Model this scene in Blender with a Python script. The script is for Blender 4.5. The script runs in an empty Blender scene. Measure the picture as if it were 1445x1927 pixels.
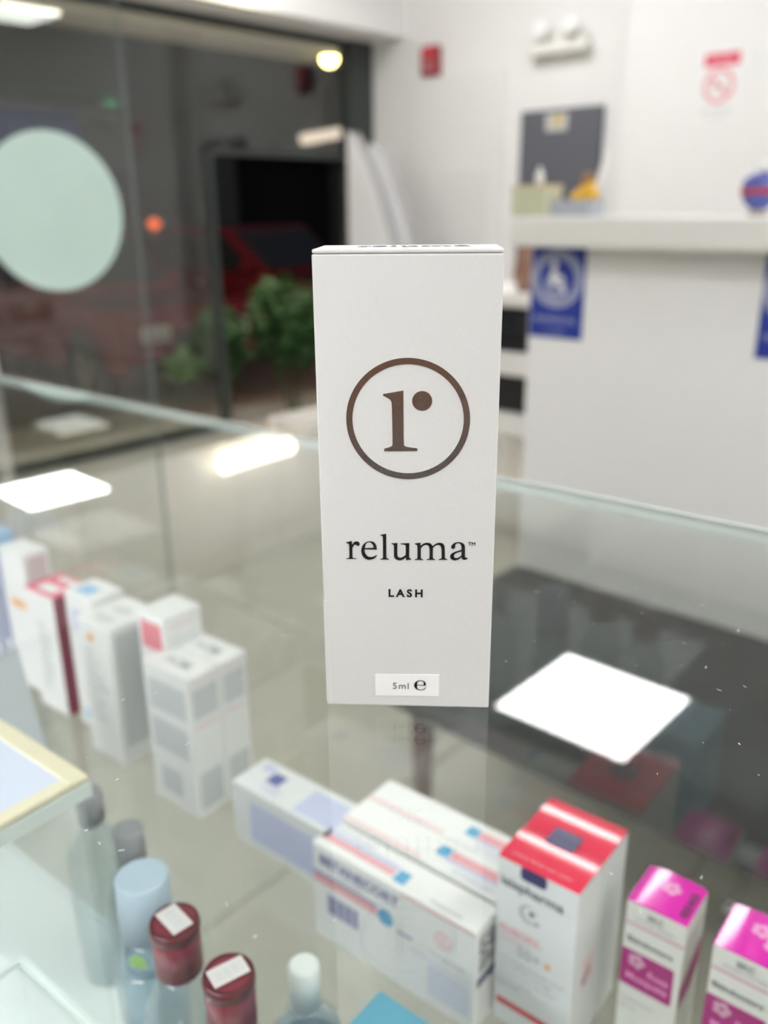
import bpy, bmesh, math, random
from mathutils import Vector, Matrix
random.seed(7)
R = math.radians
S = bpy.context.scene
COL = S.collection

# ------------------------------------------------------------------ camera
cam_d = bpy.data.cameras.new('camera')
cam = bpy.data.objects.new('camera', cam_d); COL.objects.link(cam)
cf = Vector((-0.6354, 0.6980, -0.3301)); cr = Vector((0.7416, 0.6708, -0.00911)); cu = Vector((-0.2151, 0.2506, 0.9439))
cam.matrix_world = Matrix(((cr.x, cu.x, -cf.x, 0), (cr.y, cu.y, -cf.y, 0), (cr.z, cu.z, -cf.z, 1.2313), (0, 0, 0, 1)))
cam_d.sensor_fit = 'AUTO'; cam_d.sensor_width = 36.0
cam_d.lens = 1633.92 / 1927 * 36
cam_d.clip_start = 0.01; cam_d.clip_end = 200
cam_d.dof.use_dof = True
cam_d.dof.focus_distance = 0.217
cam_d.dof.aperture_fstop = 9.4
S.camera = cam

# ------------------------------------------------------------------ world, view, light levels
w = bpy.data.worlds.new('night_sky'); S.world = w; w.use_nodes = True
w.node_tree.nodes['Background'].inputs[0].default_value = (0.012, 0.016, 0.026, 1)
w.node_tree.nodes['Background'].inputs[1].default_value = 1.0
S.view_settings.view_transform = 'Standard'; S.view_settings.look = 'None'
S.view_settings.gamma = 1; S.view_settings.use_curve_mapping = False
S.view_settings.exposure = 0.48
S.cycles.max_bounces = 12; S.cycles.transparent_max_bounces = 40
S.cycles.diffuse_bounces = 5; S.cycles.glossy_bounces = 6
S.cycles.sample_clamp_indirect = 6
S.cycles.use_denoising = True
PANEL_W = 14.0      # radiance of the ceiling panels
PENDANT_W = 12.0
BULB_W = 20.0
SOFFIT_W = 1.25

# ------------------------------------------------------------------ materials
MATS = {}
def mat(name, color, rough=0.5, metal=0.0, var=0.04, scale=30.0, bump=0.0, bscale=200.0, coat=0.0, spec=0.5, emit=None):
    if name in MATS: return MATS[name]
    m = bpy.data.materials.new(name); m.use_nodes = True
    nt = m.node_tree; b = nt.nodes['Principled BSDF']
    b.inputs['Roughness'].default_value = rough; b.inputs['Metallic'].default_value = metal
    b.inputs['Specular IOR Level'].default_value = spec
    b.inputs['Coat Weight'].default_value = coat
    tc = nt.nodes.new('ShaderNodeTexCoord')
    n = nt.nodes.new('ShaderNodeTexNoise'); n.inputs['Scale'].default_value = scale; n.inputs['Detail'].default_value = 4
    nt.links.new(tc.outputs['Object'], n.inputs['Vector'])
    cr_ = nt.nodes.new('ShaderNodeMix'); cr_.data_type = 'RGBA'
    c = Vector(color[:3])
    cr_.inputs[6].default_value = (*(c * (1 - var)), 1); cr_.inputs[7].default_value = (*[min(1, x * (1 + var)) for x in c], 1)
    nt.links.new(n.outputs['Fac'], cr_.inputs[0]); nt.links.new(cr_.outputs[2], b.inputs['Base Color'])
    if bump:
        n2 = nt.nodes.new('ShaderNodeTexNoise'); n2.inputs['Scale'].default_value = bscale; n2.inputs['Detail'].default_value = 3
        nt.links.new(tc.outputs['Object'], n2.inputs['Vector'])
        bp = nt.nodes.new('ShaderNodeBump'); bp.inputs['Strength'].default_value = bump; bp.inputs['Distance'].default_value = 0.001
        nt.links.new(n2.outputs['Fac'], bp.inputs['Height']); nt.links.new(bp.outputs[0], b.inputs['Normal'])
    if emit:
        b.inputs['Emission Color'].default_value = (*emit[0], 1); b.inputs['Emission Strength'].default_value = emit[1]
    MATS[name] = m
    return m

def glass(name, tint=(0.97, 0.985, 0.975), ior=1.5, rough=0.0, milk=0.0, milkcol=(.8, .9, .88)):
    """clear sheet: light passes straight through, both faces mirror by Fresnel"""
    if name in MATS: return MATS[name]
    m = bpy.data.materials.new(name); m.use_nodes = True
    nt = m.node_tree; nt.nodes.clear()
    out = nt.nodes.new('ShaderNodeOutputMaterial')
    tr = nt.nodes.new('ShaderNodeBsdfTransparent'); tr.inputs[0].default_value = (*tint, 1)
    gl = nt.nodes.new('ShaderNodeBsdfGlossy'); gl.inputs['Roughness'].default_value = rough; gl.inputs[0].default_value = (1, 1, 1, 1)
    geo = nt.nodes.new('ShaderNodeNewGeometry')
    mm = nt.nodes.new('ShaderNodeMix'); mm.data_type = 'FLOAT'
    mm.inputs[2].default_value = ior; mm.inputs[3].default_value = 1 / ior
    nt.links.new(geo.outputs['Backfacing'], mm.inputs[0])
    fr = nt.nodes.new('ShaderNodeFresnel'); nt.links.new(mm.outputs[0], fr.inputs['IOR'])
    mix = nt.nodes.new('ShaderNodeMixShader')
    nt.links.new(fr.outputs[0], mix.inputs[0]); nt.links.new(gl.outputs[0], mix.inputs[2])
    if milk:
        df = nt.nodes.new('ShaderNodeBsdfDiffuse'); df.inputs[0].default_value = (*milkcol, 1)
        m2 = nt.nodes.new('ShaderNodeMixShader'); m2.inputs[0].default_value = milk
        nt.links.new(tr.outputs[0], m2.inputs[1]); nt.links.new(df.outputs[0], m2.inputs[2]); nt.links.new(m2.outputs[0], mix.inputs[1])
    else:
        nt.links.new(tr.outputs[0], mix.inputs[1])
    nt.links.new(mix.outputs[0], out.inputs[0])
    MATS[name] = m
    return m

def lamp(name, color, power):
    if name in MATS: return MATS[name]
    m = bpy.data.materials.new(name); m.use_nodes = True
    nt = m.node_tree; nt.nodes.clear()
    out = nt.nodes.new('ShaderNodeOutputMaterial'); e = nt.nodes.new('ShaderNodeEmission')
    e.inputs[0].default_value = (*color, 1); e.inputs[1].default_value = power
    nt.links.new(e.outputs[0], out.inputs[0]); MATS[name] = m
    return m

WALL = mat('white_paint', (.83, .825, .82), .7, var=.015, scale=3, bump=.1, bscale=120)
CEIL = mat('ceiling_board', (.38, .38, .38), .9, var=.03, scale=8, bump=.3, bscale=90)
TILE = mat('beige_tile', (.52, .49, .415), .22, var=.10, scale=5)
GROUT = mat('tile_grout', (.33, .31, .27), .9)
WHITE = mat('white_laminate', (.87, .86, .84), .35, var=.01)
CREAMW = mat('cream_laminate', (.82, .81, .77), .35, var=.01)
CARD = mat('white_card', (.84, .84, .83), .45, var=.01, bump=.05, bscale=400)
CARDG = mat('grey_white_card', (.77, .785, .79), .4, var=.015)
CARDI = mat('ivory_card', (.72, .72, .67), .4, var=.015)
GREYP = mat('pale_grey_print', (.48, .50, .52), .45)
BLOCK = mat('pale_text_block', (.60, .62, .635), .42)
INKG = mat('grey_ink', (.16, .17, .19), .5)
INK = mat('black_ink', (.008, .008, .010), .25, coat=.6)
NAVY = mat('navy_print', (.035, .03, .13), .3)
RED = mat('red_gloss', (.78, .035, .09), .16, var=.02, coat=.5)
REDP = mat('red_print', (.62, .05, .07), .4)
PINKP = mat('pink_print', (.80, .36, .40), .4)
PALEPINK = mat('pale_pink_print', (.84, .62, .62), .4)
CRIM = mat('crimson_print', (.26, .018, .065), .35)
CRIMT = mat('crimson_edge', (.74, .07, .17), .3)
MAG = mat('magenta_gloss', (.73, .012, .42), .14, var=.02, coat=.5)
MAGP = mat('magenta_print', (.36, .008, .17), .35)
MAGL = mat('pale_magenta_print', (.62, .36, .48), .4)
MAGT = mat('light_magenta_print', (.85, .35, .65), .3)
BLUEP = mat('violet_blue_print', (.13, .14, .38), .4)
BLUEL = mat('pale_blue_print', (.55, .58, .78), .4)
CYAN = mat('cyan_print', (.07, .36, .62), .35)
SKY = mat('light_blue_print', (.28, .50, .76), .35)
TEAL = mat('teal_card', (.06, .30, .42), .35)
ORANGE = mat('orange_print', (.80, .38, .08), .4)
SILVER = mat('brushed_metal', (.62, .62, .61), .3, metal=1, var=.05)
DARKM = mat('dark_bronze_frame', (.035, .042, .042), .4, var=.08)
GREYCAP = mat('grey_cap', (.28, .29, .30), .35)
MAROON = mat('maroon_plastic', (.20, .030, .05), .3)
MAROOND = mat('dark_maroon_plastic', (.09, .012, .02), .3)
BLUECAP = mat('misty_blue_plastic', (.40, .50, .58), .35)
SLATE = mat('slate_blue_plastic', (.16, .23, .28), .35)
WCAP = mat('milky_white_plastic', (.70, .75, .73), .35)
FABRIC = mat('charcoal_fabric', (.045, .048, .052), .85, var=.25, scale=18, bump=.4, bscale=700)
BROWNW = mat('brown_wood', (.13, .055, .035), .4, var=.25, scale=14)
DARKW = mat('dark_wood', (.07, .042, .032), .4, var=.3, scale=9)
BLACK = mat('black_plastic', (.010, .010, .012), .35)
EDGE = mat('polished_glass_edge', (.62, .69, .66), .25, var=.04)

# ------------------------------------------------------------------ mesh helpers
def finish(name, bm, m, parent=None, loc=None, smooth=False, mats=None):
    me = bpy.data.meshes.new(name); bm.normal_update(); bm.to_mesh(me); bm.free()
    for q in (mats or [m]): me.materials.append(q)
    if smooth:
        for p in me.polygons: p.use_smooth = True
    o = bpy.data.objects.new(name, me); COL.objects.link(o)
    if parent: o.parent = parent
    if loc: o.location = loc
    return o

def add_box(bm, x0, x1, y0, y1, z0, z1, bev=0.0, seg=2):
    vs = [bm.verts.new((x, y, z)) for x in (x0, x1) for y in (y0, y1) for z in (z0, z1)]
    fs = [bm.faces.new([vs[i] for i in f]) for f in ((0, 1, 3, 2), (4, 6, 7, 5), (0, 4, 5, 1), (2, 3, 7, 6), (0, 2, 6, 4), (1, 5, 7, 3))]
    if bev:
        es = list({e for f in fs for e in f.edges})
        bmesh.ops.bevel(bm, geom=es, offset=bev, segments=seg, affect='EDGES', profile=.5)

def box(name, b, m, parent=None, bev=0.0, seg=2, smooth=False):
    bm = bmesh.new(); add_box(bm, *b, bev=bev, seg=seg)
    return finish(name, bm, m, parent, smooth=smooth)

def lathe_bm(bm, prof, n=32, cx=0, cy=0, z=0):
    rings = []
    for r, h in prof:
        if r < 1e-6: rings.append([bm.verts.new((cx, cy, z + h))])
        else: rings.append([bm.verts.new((cx + r * math.cos(2 * math.pi * i / n), cy + r * math.sin(2 * math.pi * i / n), z + h)) for i in range(n)])
    for a, b in zip(rings, rings[1:]):
        for i in range(n):
            j = (i + 1) % n
            if len(a) == 1 and len(b) == 1: continue
            if len(a) == 1: bm.faces.new((a[0], b[j], b[i]))
            elif len(b) == 1: bm.faces.new((a[i], a[j], b[0]))
            else: bm.faces.new((a[i], a[j], b[j], b[i]))

def lathe(name, prof, m, parent=None, n=32, smooth=True, loc=None):
    bm = bmesh.new(); lathe_bm(bm, prof, n)
    bmesh.ops.recalc_face_normals(bm, faces=bm.faces)
    o = finish(name, bm, m, parent, loc=loc, smooth=smooth)
    if smooth:
        for p in o.data.polygons:
            if abs(p.normal.z) > .98: p.use_smooth = False
    return o

def tube_bm(bm, pts, r, n=8):
    pts = [Vector(p) for p in pts]; rings = []
    for i, p in enumerate(pts):
        d = (pts[min(i + 1, len(pts) - 1)] - pts[max(i - 1, 0)]).normalized()
        a = d.orthogonal().normalized(); b = d.cross(a)
        rr = r[i] if isinstance(r, (list, tuple)) else r
        rings.append([bm.verts.new(p + a * rr * math.cos(2 * math.pi * k / n) + b * rr * math.sin(2 * math.pi * k / n)) for k in range(n)])
    for A, B in zip(rings, rings[1:]):
        # match ring start to limit twist
        k0 = min(range(n), key=lambda k: (B[k].co - A[0].co).length)
        for k in range(n):
            bm.faces.new((A[k], A[(k + 1) % n], B[(k0 + k + 1) % n], B[(k0 + k) % n]))
    bm.faces.new(rings[0][::-1]); bm.faces.new(rings[-1])

def tube(name, pts, r, m, parent=None, n=10):
    bm = bmesh.new(); tube_bm(bm, pts, r, n)
    bmesh.ops.recalc_face_normals(bm, faces=bm.faces)
    return finish(name, bm, m, parent, smooth=True)

def prism(name, poly, axis, a, b, m, parent=None, bev=0):
    """polygon extruded along an axis from a to b; poly holds the two other coordinates in xyz order"""
    bm = bmesh.new()
    def P(u, v, t): return {'x': (t, u, v), 'y': (u, t, v), 'z': (u, v, t)}[axis]
    A = [bm.verts.new(P(u, v, a)) for u, v in poly]; B = [bm.verts.new(P(u, v, b)) for u, v in poly]
    n = len(poly)
    bm.faces.new(A); bm.faces.new(B[::-1])
    for i in range(n): bm.faces.new((A[i], B[i], B[(i + 1) % n], A[(i + 1) % n]))
    bmesh.ops.recalc_face_normals(bm, faces=bm.faces)
    if bev: bmesh.ops.bevel(bm, geom=list(bm.edges), offset=bev, segments=2, affect='EDGES', profile=.5)
    return finish(name, bm, m, parent)

def thing(name, label, cat, loc=(0, 0, 0), rz=0.0, group=None):
    o = bpy.data.objects.new(name, None); COL.objects.link(o); o.empty_display_size = .02
    o.location = loc; o.rotation_euler = (0, 0, rz); o['label'] = label; o['category'] = cat
    if group: o['group'] = group
    return o
def tag(o, label, cat, group=None):
    o['label'] = label; o['category'] = cat
    if group: o['group'] = group
    return o
def struct(o, label):
    o['kind'] = 'structure'; o['label'] = label; o['category'] = o.name.split('_')[0]
    return o

# --- flat printing: filled outlines and lettering --------------------------------
def smooth_outline(s, k=0.01e-3, step=5):
    """'x,y x,y* ...' -> closed polyline; starred points stay sharp, the rest are run through as a spline"""
    P = []
    for t in s.split():
        c = t.endswith('*'); a, b = t.rstrip('*').split(','); P.append((float(a) * k, float(b) * k, c))
    n = len(P); out = []
    for i in range(n):
        p0, p1, p2, p3 = P[i - 1], P[i], P[(i + 1) % n], P[(i + 2) % n]
        if p1[2] and p2[2]: out.append(p1[:2]); continue
        t1 = (0, 0) if p1[2] else ((p2[0] - p0[0]) / 2, (p2[1] - p0[1]) / 2)
        t2 = (0, 0) if p2[2] else ((p3[0] - p1[0]) / 2, (p3[1] - p1[1]) / 2)
        L = math.hypot(p2[0] - p1[0], p2[1] - p1[1])
        def lim(t):
            l = math.hypot(*t); return t if l <= L * 1.2 else (t[0] * L * 1.2 / l, t[1] * L * 1.2 / l)
        t1, t2 = lim(t1), lim(t2)
        if p1[2]: t1 = (p2[0] - p1[0], p2[1] - p1[1])
        if p2[2]: t2 = (p2[0] - p1[0], p2[1] - p1[1])
        for q in range(step):
            u = q / step; h1 = 2*u**3-3*u**2+1; h2 = u**3-2*u**2+u; h3 = -2*u**3+3*u**2; h4 = u**3-u**2
            out.append((h1*p1[0]+h2*t1[0]+h3*p2[0]+h4*t2[0], h1*p1[1]+h2*t1[1]+h3*p2[1]+h4*t2[1]))
    return out
def circle(cx, cy, r, n=72, ry=None): return [(cx + r * math.cos(2*math.pi*i/n), cy + (ry or r) * math.sin(2*math.pi*i/n)) for i in range(n)]

def curve_to_mesh(cu_, name, m, parent):
    t = bpy.data.objects.new('t', cu_); COL.objects.link(t)
    dg = bpy.context.evaluated_depsgraph_get()
    me = bpy.data.meshes.new_from_object(t.evaluated_get(dg)); me.name = name
    bpy.data.objects.remove(t); bpy.data.curves.remove(cu_)
    me.materials.clear(); me.materials.append(m)
    o = bpy.data.objects.new(name, me); COL.objects.link(o)
    if parent: o.parent = parent
    return o
def filled(name, loops, m, parent=None, depth=0.00008, matrix=None):
    c = bpy.data.curves.new(name, 'CURVE'); c.dimensions = '2D'; c.fill_mode = 'BOTH'; c.extrude = depth
    for L in loops:
        s = c.splines.new('POLY'); s.points.add(len(L) - 1); s.use_cyclic_u = True
        for p, (x, y) in zip(s.points, L): p.co = (x, y, 0, 1)
    o = curve_to_mesh(c, name, m, parent)
    if matrix: o.matrix_local = matrix
    return o
def text(name, body, size, m, parent=None, matrix=None, align='LEFT', bold=0.0, depth=0.00006, spacing=1.0, sx=1.0):
    c = bpy.data.curves.new(name, 'FONT'); c.body = body; c.size = size; c.extrude = depth; c.align_x = align
    c.offset = bold * size; c.space_character = spacing; c.resolution_u = 3
    o = curve_to_mesh(c, name, m, parent)
    M_ = matrix or Matrix()
    o.matrix_local = M_ @ Matrix.Diagonal((sx, 1, 1, 1))
    return o
def frame(o, u, v):
    """matrix whose local x,y run along u,v at origin o (a printed face)"""
    u = Vector(u).normalized(); v = Vector(v).normalized(); n = u.cross(v)
    return Matrix(((u.x, v.x, n.x, o[0]), (u.y, v.y, n.y, o[1]), (u.z, v.z, n.z, o[2]), (0, 0, 0, 1)))

class Carton:
    """folding carton standing on its base: body and lid, and printing on its front (-y), side (+x) and top"""
    def __init__(s, name, label, dims, loc, rz, body, group=None, cat='box', lid=None, lid_h=.0014, bev=.0006, lid_name='lid', bulge=None):
        s.w, s.d, s.h = dims
        s.root = thing(name, label, cat, loc, rz, group)
        w_, d_, h = dims
        box('body', (-w_/2, w_/2, -d_/2, d_/2, 0, h - lid_h), body, s.root, bev=bev)
        if bulge:
            bm = bmesh.new(); n = 14; ax, am = bulge; g = []
            for i in range(n + 1):
                f = i / n * 2 - 1; z = h - am * f * f
                a = [(f * w_/2, -d_/2), (f * w_/2, d_/2)] if ax == 'x' else [(-w_/2, f * d_/2), (w_/2, f * d_/2)]
                g.append([bm.verts.new((*q, zz)) for q in a for zz in (h - lid_h, z)])
            for A, B in zip(g, g[1:]):
                for q in ((0, 1), (1, 3), (3, 2), (2, 0)): bm.faces.new((A[q[0]], A[q[1]], B[q[1]], B[q[0]]))
            bm.faces.new((g[0][0], g[0][1], g[0][3], g[0][2])); bm.faces.new((g[-1][0], g[-1][2], g[-1][3], g[-1][1]))
            bmesh.ops.recalc_face_normals(bm, faces=bm.faces)
            o = finish(lid_name, bm, lid or body, s.root)
            for p_ in o.data.polygons: p_.use_smooth = abs(p_.normal.z) > .9
            o.data.set_sharp_from_angle(angle=R(40))
        else:
            box(lid_name, (-w_/2, w_/2, -d_/2, d_/2, h - lid_h + .00005, h), lid or body, s.root, bev=min(bev, lid_h * .4))
    def fr(s, face, u=0, v=0, off=.0002):
        if face == 'front': return frame((-s.w/2 + u, -s.d/2 - off, v), (1, 0, 0), (0, 0, 1))
        if face == 'side': return frame((s.w/2 + off, -s.d/2 + u, v), (0, 1, 0), (0, 0, 1))
        return frame((-s.w/2 + u, -s.d/2 + v, s.h + off), (1, 0, 0), (0, 1, 0))
    def patch(s, face, u0, u1, v0, v1, m, name='printed_panel', off=.00012, r=0):
        if r:
            L = []
            for cx, cy, a in ((u1-r, v1-r, 0), (u0+r, v1-r, 90), (u0+r, v0+r, 180), (u1-r, v0+r, 270)):
                L += [(cx + r*math.cos(R(a+i*22.5)), cy + r*math.sin(R(a+i*22.5))) for i in range(5)]
        else: L = [(u0, v0), (u1, v0), (u1, v1), (u0, v1)]
        return filled(name, [L], m, s.root, depth=.00006, matrix=s.fr(face, off=off))
    def text(s, face, u, v, body, size, m, name='lettering', rot=0, off=.0003, **k):
        return text(name, body, size, m, s.root, s.fr(face, u, v, off) @ Matrix.Rotation(R(rot), 4, 'Z'), **k)

# ------------------------------------------------------------------ room shell
XW, YW, ZC, HEAD = -4.086, 4.36, 2.9, 2.18      # window plane, far wall, ceiling, window head
X1, Y0 = 3.0, -2.6
fl = struct(box('floor', (XW, X1, Y0, YW, -.16, -.008), GROUT), 'beige tiled shop floor seen through the glass case')
bm0 = bmesh.new(); add_box(bm0, -.298, .298, -.298, .298, -.008, 0, bev=.003, seg=1)
t0 = finish('tile', bm0, TILE, fl); t0.location = (-3.78, -2.3, 0)
for i in range(12):
    for j in range(12):
        if i == 0 and j == 0: continue
        x, y = -3.78 + .6 * i, -2.3 + .6 * j
        if x + .3 > X1 + .3 or y > YW - .29: continue
        c = t0.copy(); c.parent = fl; c.location = (x, y, 0); COL.objects.link(c)
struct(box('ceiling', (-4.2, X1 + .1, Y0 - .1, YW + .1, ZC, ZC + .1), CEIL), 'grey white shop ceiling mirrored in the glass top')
struct(box('wall_back', (-4.2, X1, YW, YW + .12, -.16, ZC), WALL), 'far white wall carrying the red alarm and emergency lights')
struct(box('wall_pillar', (-2.237, X1, YW - .16, YW, 0, ZC), WALL), 'nearer white wall face carrying the no smoking sign')
struct(box('wall_right', (X1, X1 + .12, Y0, YW, -.16, ZC), WALL), 'white side wall of the shop')
struct(box('wall_front', (-4.2, X1, Y0 - .12, Y0, -.16, ZC), WALL), 'white wall behind the display case')
# window wall: deep white header over the shop front, a short return at the far end
struct(box('wall_left', (XW - .08, -3.77, Y0, YW, HEAD, ZC), WALL), 'white header above the dark shop window')
struct(box('trim_1', (XW + .1, -3.66, 3.35, 4.05, 0, .045), WHITE), 'low white sill board at the foot of the window')
wi = bpy.data.objects.new('window_1', None); COL.objects.link(wi); struct(wi, 'dark shop window looking out on the parked cars at night')
box('jamb', (XW - .04, XW + .06, 4.17, YW, 0, HEAD), DARKM, wi)
box('head_rail', (XW - .04, XW + .05, Y0, 4.17, HEAD - .035, HEAD), DARKM, wi)
box('bottom_rail', (XW - .04, XW + .04, Y0, 3.085, 0, .05), DARKM, wi)
box('door_post', (XW - .03, XW + .03, 3.085, 3.115, 0, 1.545), DARKM, wi)
box('transom_rail', (XW - .03, XW + .03, 3.115, 4.17, 1.515, 1.545), DARKM, wi)
PANE = glass('window_glass', (.80, .82, .80), 1.62)
for y0, y1, z0 in ((-2.6, -.9, .05), (-.895, .80, .05), (.805, 2.0, .05), (2.005, 3.085, .05), (3.087, 4.17, 1.546)):
    box('pane', (XW - .004, XW + .004, y0, y1, z0, HEAD - .035), PANE, wi)

# ------------------------------------------------------------------ ceiling lights
def panel(x, y, s=.6, label='square white ceiling light panel mirrored in the glass top', group=None):
    t = thing('ceiling_light', label, 'light', (x, y, ZC), 0, group)
    bm = bmesh.new()
    for b in ((-s/2-.02, s/2+.02, -s/2-.02, -s/2), (-s/2-.02, s/2+.02, s/2, s/2+.02), (-s/2-.02, -s/2, -s/2, s/2), (s/2, s/2+.02, -s/2, s/2)):
        add_box(bm, *b, -.012, 0)
    finish('frame', bm, WHITE, t)
    box('diffuser', (-s/2, s/2, -s/2, s/2, -.009, -.002), lamp('panel_glow', (1, .99, .975), PANEL_W), t)
    return t
panel(-1.46, 2.865, .57)
for x, y, lb in ((.95, 2.6, 'over the right end of the reception desk'), (.95, .75, 'over the right end of the bench'), (2.1, -.5, 'near the side wall by the added counter'), (-.5, -1.9, 'behind the added counter'),
                 (-3.3, -.2, 'between the glass screen and the window'), (2.3, 1.6, 'in the corner by the side wall'), (-3.3, -1.9, 'by the window behind the camera'),
                 (-2.70, 3.14, 'added to brighten the far wall, its reflection hidden by the white carton'), (.3, -.55, 'over the aisle behind the glass case')):  # the panel before the far wall is added to brighten that wall
    panel(x, y, .6, 'square white ceiling light panel ' + lb)
GLOWP = lamp('pendant_glow', (1, .99, .97), PENDANT_W); GLOWT = lamp('tube_glow', (1, .89, .68), PENDANT_W * .55)
t = thing('pendant_light', 'small square hanging light mirrored at the left of the glass top', 'light', (-3.522, 1.706, 2.12), R(-2))
box('housing', (-.19, .19, -.19, .19, .004, .03), WHITE, t, bev=.004); box('diffuser', (-.175, .175, -.175, .175, -.004, .004), GLOWP, t)
for y in (-.12, .12): tube('rod', [(0, y, .03), (0, y, ZC - 2.12)], .004, SILVER, t, 6)
t = thing('pendant_tube', 'warm hanging light tube mirrored beside the white carton', 'light', (-3.675, 2.990, 2.26), R(4))
bm = bmesh.new(); tube_bm(bm, [(0, -.262, 0), (0, -.252, 0), (0, .252, 0), (0, .262, 0)], [.02, .046, .046, .02], 16); finish('diffuser', bm, GLOWT, t, smooth=True)
box('housing', (-.03, .03, -.22, .22, .035, .06), WHITE, t)
for y in (-.15, .15): tube('rod', [(0, y, .06), (0, y, ZC - 2.26)], .004, SILVER, t, 6)

# ------------------------------------------------------------------ added behind the photographer: unseen counter, brown over black, for the foil to reflect
t = thing('added_counter', 'unseen dark wooden counter added behind the camera for the foil to reflect', 'cabinet', (.2, -.62, 0), 0)
box('body', (-2.2, 2.2, -.5, .0, .08, 1.22), DARKW, t); box('worktop', (-2.25, 2.25, -.52, .03, 1.22, 1.26), BROWNW, t)
box('plinth', (-2.15, 2.15, -.48, -.04, 0, .08), BLACK, t)
for i in range(8):
    x = -2.2 + .55 * i
    box('drawer', (x + .01, x + .54, 0, .018, .94, 1.2), mat('drawer_wood', (.24, .125, .085), .4, var=.3, scale=9), t, bev=.003)
    d = box('door', (x + .01, x + .54, 0, .018, .1, .92), BLACK, t, bev=.003)
    tube('handle', [(x + .2, .018, .86), (x + .2, .045, .86), (x + .35, .045, .86), (x + .35, .018, .86)], .005, SILVER, d, 8)

# ------------------------------------------------------------------ display case
CA = R(3.8); GL = 1.10; SH = .83
def C2W(x, y, z=0): return (x * math.cos(CA) - y * math.sin(CA), x * math.sin(CA) + y * math.cos(CA), z)
case = thing('display_case', 'glass display counter holding cosmetics on its inner glass shelf', 'display case', (0, 0, 0), CA)
TOPG = glass('case_glass', (.955, .97, .96), 1.46)
SHG = glass('shelf_glass', (.95, .965, .955), 1.5)
XA, XB, YA, YB = -1.55, .62, -.13, .372
box('glass_top', (XA, XB, YA, YB, GL - .0018, GL), TOPG, case)
bm = bmesh.new()
add_box(bm, XA, XB, YB, YB + .002, GL - .0065, GL + .0002); add_box(bm, XA - .002, XA, YA, YB, GL - .0065, GL + .0002)
add_box(bm, XB, XB + .002, YA, YB, GL - .0065, GL + .0002)
finish('top_edge', bm, EDGE, case)
box('front_glass', (XA, XB, YB - .008, YB - .005, .2, GL - .003), glass('front_glass', (.95, .965, .955), 1.5), case)
box('glass_shelf', (XA + .005, XB - .005, YA + .02, YB - .012, SH - .004, SH), SHG, case)
for x in (XA, XB - .004): box('end_glass', (x, x + .004, YA + .01, YB - .01, .2, GL - .003), SHG, case)
box('plinth', (XA, XB, YA + .02, YB, 0, .2), WHITE, case)
for x in (XA + .03, -.46 - .4, .1, XB - .04):
    box('shelf_bracket', (x, x + .012, YB - .05, YB - .009, SH - .016, SH - .0045), SILVER, case)
box('light_strip', (-1.5, -.12, YA + .012, YA + .026, GL - .016, GL - .006), lamp('case_led_glow', (.93, .96, 1.0), 42.0), case)
# clear bumper on the front glass and specks of dust on the top
bm = bmesh.new(); bmesh.ops.create_icosphere(bm, subdivisions=3, radius=.0042)
o = finish('bumper', bm, glass('bumper_glass', (.75, .78, .78), 1.9), case, loc=(-.077, YB - .0125, .913), smooth=True)
bm = bmesh.new()
for i in range(260):
    x = random.gauss(-.13, .09); y = random.uniform(.02, .34); r = random.choice((.00012, .00016, .0002, .0003)); a = random.random() * 6.28
    l = r * random.choice((1, 1.3, 3.5)); dx, dy = math.cos(a), math.sin(a)
    if abs(x + .12) < .04 and .1 < y < .2: continue
    q = [(x + dx*l*s + -dy*r*.6*u, y + dy*l*s + dx*r*.6*u, GL + .0001) for s, u in ((-1, -1), (1, -1), (1, 1), (-1, 1))]
    bm.faces.new([bm.verts.new(p) for p in q])
o = finish('dust', bm, mat('dust_grey', (.55, .55, .54), .9), case); o['kind'] = 'stuff'

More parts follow.
